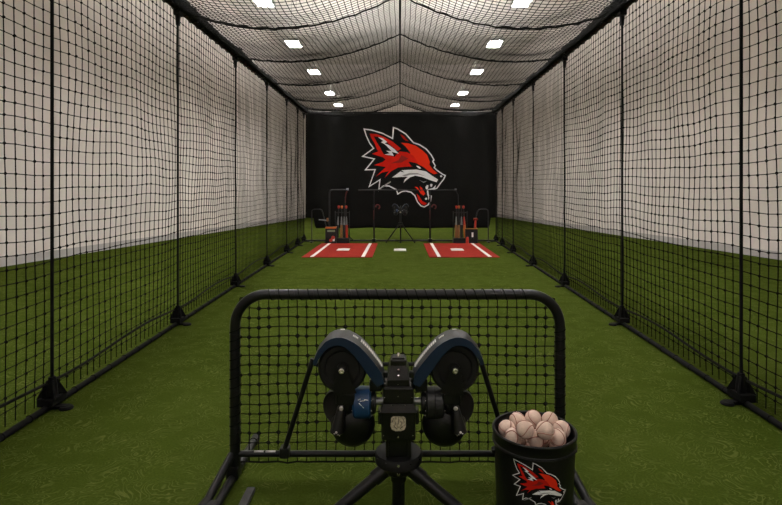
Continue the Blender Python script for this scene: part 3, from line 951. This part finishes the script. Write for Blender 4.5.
for sx in (-1, 1):
    m = MB()
    q = [F(287, 450, 2.49), F(302, 402, 2.49), F(315.5, 358.5, 2.49)]
    if sx == 1: q = [Vector((-v.x - 0.01, v.y, v.z)) for v in q]
    m.tube(q, 0.0125, 10)
    m.bbox(q[0] + Vector((0, .012, -.012)), (.045, .05, .05), .006)
    m.build('brace', M['steel'], scr)
    # foot: a tube along the floor, a slanted stay and its clamp
    m = MB()
    m.tube([(sx * .79, 2.88, .022), (sx * .79, 2.13, .022)], .020, 12)
    m.bbox((sx * .79, DS, .045), (.06, .07, .06), .008)
    fo = m.build('foot_tube', M['steel'], scr)
    m = MB(); m.tube([(sx * .79, 2.90, .022), (sx * .79, 2.85, .022)], .0235, 12); m.tube([(sx * .79, 2.16, .0245), (sx * .79, 2.10, .0245)], .0235, 12)
    m.build('end_cap', M['wheel'], fo)
    m = MB(); m.tube([(sx * .795, DS - .02, .13), (sx * .838, 2.27, .024)], .0195, 12)
    st_ = m.build('stay', M['steel'], scr)
    m = MB(); m.tube([(sx * .835, 2.285, .03), (sx * .843, 2.24, .026)], .025, 12); m.bbox((sx * .82, 2.26, .024), (.08, .05, .04), .006)
    m.build('stay_clamp', M['wheel'], st_)
m = MB(); zc = F(315.5, 364, 2.49).z
m.tube([(F(316.5, 0, 2.49).x, 2.49, zc), (-F(316.5, 0, 2.49).x - .01, 2.49, zc)], .010, 10)
m.build('brace_bar', M['steel'], scr)

scr.location.x -= 0.012
m = MB(); m.bbox((-.69, 2.24, .012), (.038, .36, .022), .004)
tag(m.build('floor_bar', M['greybar'], origin=(-.69, 2.24, 0)), 'short flat grey bar lying on the turf inside the left screen foot', 'bar')

# ------------------------------------------------------------------ bucket of baseballs
BX, BY, BR, BH = 0.563, 2.19, 0.172, 0.40
bk = thing('ball_bucket', (BX, BY, 0), 'black plastic bucket with a red fox head, full of baseballs', 'bucket')
m = MB()
r0 = BR - 0.012
m.lathe([(0, .002), (r0 - .012, .002), (r0 - .008, .010), (r0 + .004, .300), (r0 + .0045, .345), (BR - .004, .347), (BR, .350), (BR, .353), (BR - .003, .356), (BR - .001, .388),
         (BR + .002, .392), (BR + .002, .398), (BR - .002, .402), (BR - .008, .400), (BR - .012, .33), (r0 - .016, .02), (0, .02)], (BX, BY, 0), n=72)
m.build('shell', M['bucket'], bk)
m = MB(); m.torus((BX, BY, .347), BR - .002, .0035, (0, 0, 1), 72, 8); m.build('rib', M['bucket'], bk)
for sx in (-1, 1):
    m = MB(); m.lathe([(0, 0), (.014, 0), (.012, .012), (0, .013)], (BX + sx * (BR - .006), BY, .31), (sx, 0, 0), n=14)
    m.build('handle_ear', M['bucket'], bk)
def wrap(px, py, l):
    s = (px - 405.5) * 0.69 / 258.0 - 0.013
    z = 0.335 - (py - 128.4) * 0.64 / 258.0
    R = r0 - .008 + .012 * (z / .3) + 0.0012 + 0.00035 * l
    a = s / R
    return Vector((BX + R * math.sin(a), BY - R * math.cos(a), z))
e = emblem(wrap, cuts=[360 + 3.2 * i for i in range(28)])
eo = e.build('fox_emblem', EM_MATS, bk, recalc=False)
eo['label'] = 'small red fox head print'

def baseball(loc, label, group, rot):
    t = thing('baseball', loc, label, 'ball', group)
    r = 0.0357
    b = MB(); b.sphere(loc, r, 28, 18); b.build('cover', M['ball'], t)
    s_ = MB(); pts = []
    for i in range(73):
        a = 2 * PI * i / 72
        al, be = 0.75, 0.42
        x = math.cos(a) * (1 - 0) ; 
        v = Vector((math.sin(PI / 2 - (PI / 2 - 0.42) * math.cos(a)) * math.cos(a / 2 + 0.42 * math.sin(2 * a)),
                    math.sin(PI / 2 - (PI / 2 - 0.42) * math.cos(a)) * math.sin(a / 2 + 0.42 * math.sin(2 * a)),
                    math.cos(PI / 2 - (PI / 2 - 0.42) * math.cos(a))))
        # classic seam: two opposite loops
        c1 = 0.4
        tt = a
        v = Vector((math.cos(tt) * (1 - c1) + c1 * math.cos(3 * tt), math.sin(tt) * (1 - c1) - c1 * math.sin(3 * tt), 2 * math.sqrt(c1 * (1 - c1)) * math.sin(2 * tt)))
        pts.append(Vector(loc) + v.normalized() * r)
    s_.tube(pts, 0.0016, 5, caps=False); s_.build('seam', M['seam'], t)
    t.rotation_euler = rot
    return t
GB = 'baseballs in the bucket'
vis = [(513.5, 436.7, 2.141, 'baseball at the front left of the bucket, half behind the rim'), (535.8, 438.3, 2.136, 'baseball at the front centre of the bucket, half behind the rim'), (557.2, 437.6, 2.14, 'baseball at the front right of the bucket, half behind the rim'),
       (507.0, 428.6, 2.21, 'leftmost baseball in the bucket'), (525, 429.2, 2.108, 'baseball in the middle of the bucket, just left of centre'), (545.0, 430.3, 2.102, 'baseball in the middle of the bucket, just right of centre'), (561.5, 429.2, 2.21, 'rightmost baseball in the bucket'),
       (517.4, 420.6, 2.27, 'baseball at the back left of the bucket'), (533.3, 418.7, 2.26, 'baseball at the back centre of the bucket, between two others'), (549.8, 420.3, 2.27, 'baseball at the back right of the bucket')]
rots = [(.5, .2, .1), (1.3, .4, .8), (.2, 1.0, 2.2), (2.0, .3, .3), (.9, .1, 1.4), (.4, 1.5, .6), (1.7, .9, .2), (.1, .6, 2.9), (2.6, .2, 1.1), (1.1, 1.2, 1.8)]
balls = None
for (px, py, d, lb), ro in zip(vis, rots):
    p = F(px, py, d)
    if balls is None: balls = baseball(p, lb, GB, ro)
    else: dup(balls, p, ro, lb, GB)
for k in range(8):
    a = 2 * PI * k / 8 + .2
    rr = 0.108
    dup(balls, (BX + rr * math.cos(a), BY + rr * math.sin(a), 0.312), (k, k * 1.7, 0), 'baseball in the lower layer of the bucket, mostly hidden by the top ones', GB)
dup(balls, (BX, BY, 0.312), (1, 2, 0), 'baseball in the lower layer of the bucket, mostly hidden by the top ones', GB)

# ------------------------------------------------------------------ training gear in front of the banner
DG = 14.0
def bent(px, rad=0.08):
    """rounds the corners of a polyline"""
    pts = [Vector(p) for p in px]; out = [pts[0]]
    for a, b, c in zip(pts[:-2], pts[1:-1], pts[2:]):
        u, w = (a - b).normalized(), (c - b).normalized()
        p0, p1 = b + u * rad, b + w * rad
        for i in range(7):
            t = i / 6
            out.append(p0 * (1 - t) ** 2 + b * 2 * t * (1 - t) + p1 * t ** 2)
    out.append(pts[-1]); return out
# left half frame
xl, xr = -1.895, -1.46
t = thing('training_stand', ((xl + xr) / 2, DG, 0), 'thin black bent-tube frame behind the left bats, rounded at its left corner', 'frame')
m = MB(); m.tube(bent([(xl, DG, .02), (xl, DG, 1.40), (xr + .05, DG, 1.40)], .10), .020, 10); m.build('bent_tube', M['guard'], t)
m = MB(); m.tube([(xr + .03, DG, 1.40), (xr - .01, DG, 1.2), (xr - .02, DG, .02)], .016, 8); m.build('post', M['steel'], t)
m = MB(); m.lathe([(0, -.03), (.026, -.03), (.03, 0), (.026, .03), (0, .03)], (xr + .05, DG, 1.415), (1, 0, 0), n=14); m.build('end_cap', M['shaft'], t)
m = MB(); m.tube([(xr + .04, DG - .03, 1.37), (xr + .01, DG - .03, 1.30), (xr - .01, DG - .025, 1.06)], [.022, .014, .010], 8); m.build('red_strap', M['strap'], t)
for x in (xl, xr - .02):
    m = MB(); m.box((x, DG + .03, .012), (.05, .16, .022)); m.build('foot', M['steel'], t)
m = MB(); m.tube([(xr - .02, DG, .26), (xr + .24, DG - .02, .02)], .013, 8); m.build('brace', M['steel'], t)
# wide frame across the middle
t = thing('training_stand', (.2, DG, 0), 'wide thin black crossbar frame on slim posts, beneath the fox head', 'frame')
m = MB(); m.tube([(-1.116, DG, 1.4), (.2, DG, 1.4)], .019, 10); m.tube([(.2, DG, 1.4), (1.49, DG, 1.4)], .012, 10); m.build('crossbar', M['guard'], t)
m = MB(); m.lathe([(0, -.03), (.028, -.03), (.032, 0), (.028, .03), (0, .03)], (1.49, DG, 1.405), (1, 0, 0), n=14); m.build('end_cap', M['greybar'], t)
for x in (-.70, .806):
    m = MB(); m.tube([(x, DG, .05), (x, DG, 1.39)], .022, 10); p_ = m.build('post', M['steel'], t)
    m = MB(); m.bbox((x, DG, .05), (.10, .16, .09), .01); m.build('foot_block', M['steel'], p_)
m = MB(); m.tube([(1.495, DG, 1.40), (1.56, DG, 1.25), (1.57, DG, .02)], .014, 8); m.build('post', M['steel'], t)
for x0, x1 in ((-.64, -.13), (.40, .74)):
    m = MB(); m.tube([(x0, DG + .05, .045), (x1, DG + .05, .045)], .020, 8); m.build('silver_foot_bar', M['greybar'], t)
# things hung on the posts
def hung(x, sx, label):
    t = thing('strap_loop', (x, DG - .03, .93), label, 'strap', 'red straps hung on the far posts')
    m = MB(); m.tube([Vector((x + .10 + .055 * math.cos(a), DG - .05, .95 + .055 * math.sin(a))) for a in [-1.2 + 4.6 * i / 18 for i in range(19)]], .017, 8); m.build('loop', M['strap'], t)
    m = MB(); m.tube([(x - .004, DG - .034, .86), (x - .004, DG - .034, .60)], [.010, .007], 8); m.build('strap_end', M['strap'], t)
    m = MB(); m.bbox((x + .03, DG - .04, .95), (.10, .03, .03), .006); m.build('hook', M['grip'], t)
    m = MB(); m.bbox((x, DG - .038, .95), (.05, .03, .12), .006); m.build('buckle', M['grip'], t)
hung(-.70, 1, 'dark red strap loop hung on the slim post behind the left mat')
hung(.806, 1, 'dark red strap loop hung on the slim post behind the right mat')
# small arches at both sides
for sx, sd in ((-1, 'left'), (1, 'right')):
    x0, x1 = sx * 2.36, sx * 2.03
    t = thing('arch_frame', (sx * 2.2, 13.95, 0), f'low black arched tube frame in the far {sd} corner of the cage', 'frame', 'low arch frames')
    m = MB(); m.tube(bent([(x0, 13.95, .02), (x0, 13.95, .885), (x1 + sx * .06, 13.95, .885), (x1 - sx * .05, 13.95, .45), (x1 - sx * .05, 13.95, .02)], .08), .015, 10)
    m.build('bent_tube', M['guard'], t)
    for x in (x0, x1 - sx * .05):
        m = MB(); m.bbox((x, 13.95, .012), (.06, .22, .022), .005); m.build('foot', M['steel'], t)

# bats in racks
def bat(loc, rot, label, group, cols):
    t = thing('baseball_bat', loc, label, 'bat', group)
    x, y, z = loc
    m = MB(); m.lathe([(0, 0), (.026, .002), (.033, .02), (.034, .26), (.030, .34)], loc, n=16); m.build('barrel', M[cols[0]], t)
    m = MB(); m.lathe([(.030, .34), (.022, .45), (.015, .56)], loc, n=16); m.build('taper', M[cols[1]], t)
    m = MB(); m.lathe([(.015, .56), (.0145, .78)], loc, n=14); m.build('grip', M['grip'], t)
    m = MB(); m.lathe([(.0145, .77), (.026, .785), (.030, .83), (.024, .85), (0, .852)], loc, n=14); m.build('knob', M[cols[2]], t)
    t.rotation_euler = rot
    return t
def rack(x, y, label):
    t = thing('bat_rack', (x, y, 0), label, 'rack', 'bat racks')
    m = MB(); m.bbox((x, y, .07), (.40, .26, .13), .01); m.build('base', M['case'], t)
    for s in (-1, 1):
        m = MB(); m.tube([(x + s * .185, y + .10, .12), (x + s * .185, y + .10, .84)], .012, 8); m.build('upright', M['steel'], t)
    m = MB(); m.tube([(x - .185, y + .10, .80), (x + .185, y + .10, .80)], .011, 8)
    m.build('holder_bar', M['steel'], t)
GLB, GRB = 'bats in the left rack', 'bats in the right rack'
RY = 13.78
rack(-1.535, RY, 'low black bat rack standing behind the left red mat')
for x, dx, cols, lb in ((-1.655, .04, ('grip', 'silver', 'red'), 'black-barrelled bat with a red knob, leftmost in the left rack'),
                        (-1.55, .01, ('tan', 'silver', 'orange'), 'tan-barrelled bat with an orange knob, second in the left rack'),
                        (-1.475, .0, ('grip', 'silver', 'grip'), 'all dark bat between the tan and red bats, left rack'),
                        (-1.40, -.03, ('red', 'silver', 'red'), 'red-barrelled bat, rightmost in the left rack')):
    bat((x, RY - .03, .138), (-.06, dx, 0), lb, GLB, cols)
rack(1.60, RY, 'low black bat rack standing behind the right red mat')
for x, dx, cols, lb in ((1.47, .03, ('tan', 'silver', 'red'), 'tan-barrelled bat with a red knob, leftmost in the right rack'),
                        (1.545, .02, ('tan', 'grip', 'orange'), 'tan bat with an orange knob, second in the right rack'),
                        (1.625, .0, ('grip', 'silver', 'grip'), 'all dark bat between its neighbours, right rack'),
                        (1.72, -.05, ('orange', 'red', 'red'), 'orange-barrelled bat with a red knob, rightmost in the right rack')):
    bat((x, RY - .03, .138), (-.06, dx, 0), lb, GRB, cols)

# gear boxes
GY = 13.68
t = thing('gear_box', (-1.80, GY, 0), 'black upright gear box with orange and pale green stripes, beside left bats', 'box', 'gear boxes')
m = MB(); m.bbox((-1.80, GY, .225), (.29, .24, .44), .015); m.build('body', M['case'], t)
m = MB(); m.box((-1.80, GY - .005, .42), (.285, .25, .045)); m.build('orange_stripe', M['orange'], t)
m = MB(); m.box((-1.79, GY - .121, .335), (.20, .006, .05)); m.build('green_stripe', M['teal'], t)
m = MB()
m.lathe([(0, 0), (.05, 0), (.045, .01), (0, .012)], (-1.74, GY - .119, .16), (0, -1, 0), n=14)
m.lathe([(0, 0), (.045, 0), (.04, .008), (0, .010)], (-1.80, GY - .119, .09), (0, -1, 0), n=14)
m.build('red_mark', M['red'], t)
m = MB(); m.bbox((-1.725, GY - .122, .11), (.05, .012, .08), .004); m.build('white_mark', M['line'], t)
t = thing('swing_trainer', (-1.88, GY + .02, .445), 'silver swing trainer arm with a tan tip sticking out of left gear box', 'trainer')
m = MB(); m.tube([(-1.87, GY + .02, .448), (-1.90, GY + .02, .60)], .013, 8); m.build('stem', M['grip'], t)
m = MB(); m.tube([(-1.91, GY + .02, .60), (-2.13, GY + .01, .62)], [.020, .013], 10); m.build('arm', M['silver'], t)
m = MB(); m.bbox((-1.905, GY + .02, .62), (.05, .05, .09), .01); m.build('tip', M['tan'], t)

t = thing('gear_box', (1.87, GY, 0), 'black upright gear box with gold rim and white mark, beside right bats', 'box', 'gear boxes')
m = MB(); m.bbox((1.87, GY, .20), (.31, .24, .39), .015); m.build('body', M['case'], t)
m = MB(); m.box((1.87, GY - .12, .392), (.31, .012, .02)); m.box((1.72, GY, .392), (.012, .24, .02)); m.box((2.02, GY, .392), (.012, .24, .02)); m.build('gold_rim', M['gold'], t)
m = MB(); m.bbox((1.885, GY - .121, .235), (.045, .008, .12), .003); m.build('white_mark', M['line'], t)
t = thing('training_paddle', (1.975, GY, .398), 'red training paddle handle standing on right gear box', 'paddle')
m = MB(); m.tube([(1.97, GY, .399), (1.985, GY, .60)], [.030, .024], 10); m.build('handle', M['red'], t)
m = MB(); m.bbox((1.985, GY, .63), (.12, .06, .05), .012); m.build('head', M['fdred'], t)
m = MB(); m.bbox((1.975, GY, .662), (.10, .05, .012), .003); m.build('cap', M['tan'], t)
bt = thing('water_bottle', (1.745, GY - .17, 0), 'small red bottle standing before the right gear box', 'bottle')
m = MB(); m.lathe([(0, .015), (.038, .017), (.04, .03), (.04, .15), (.022, .185), (0, .185)], (1.745, GY - .17, 0), n=18); m.build('body', M['red'], bt)
m = MB(); m.lathe([(.0, .185), (.02, .185), (.02, .21), (0, .212)], (1.745, GY - .17, 0), n=14); m.build('cap', M['grip'], bt)
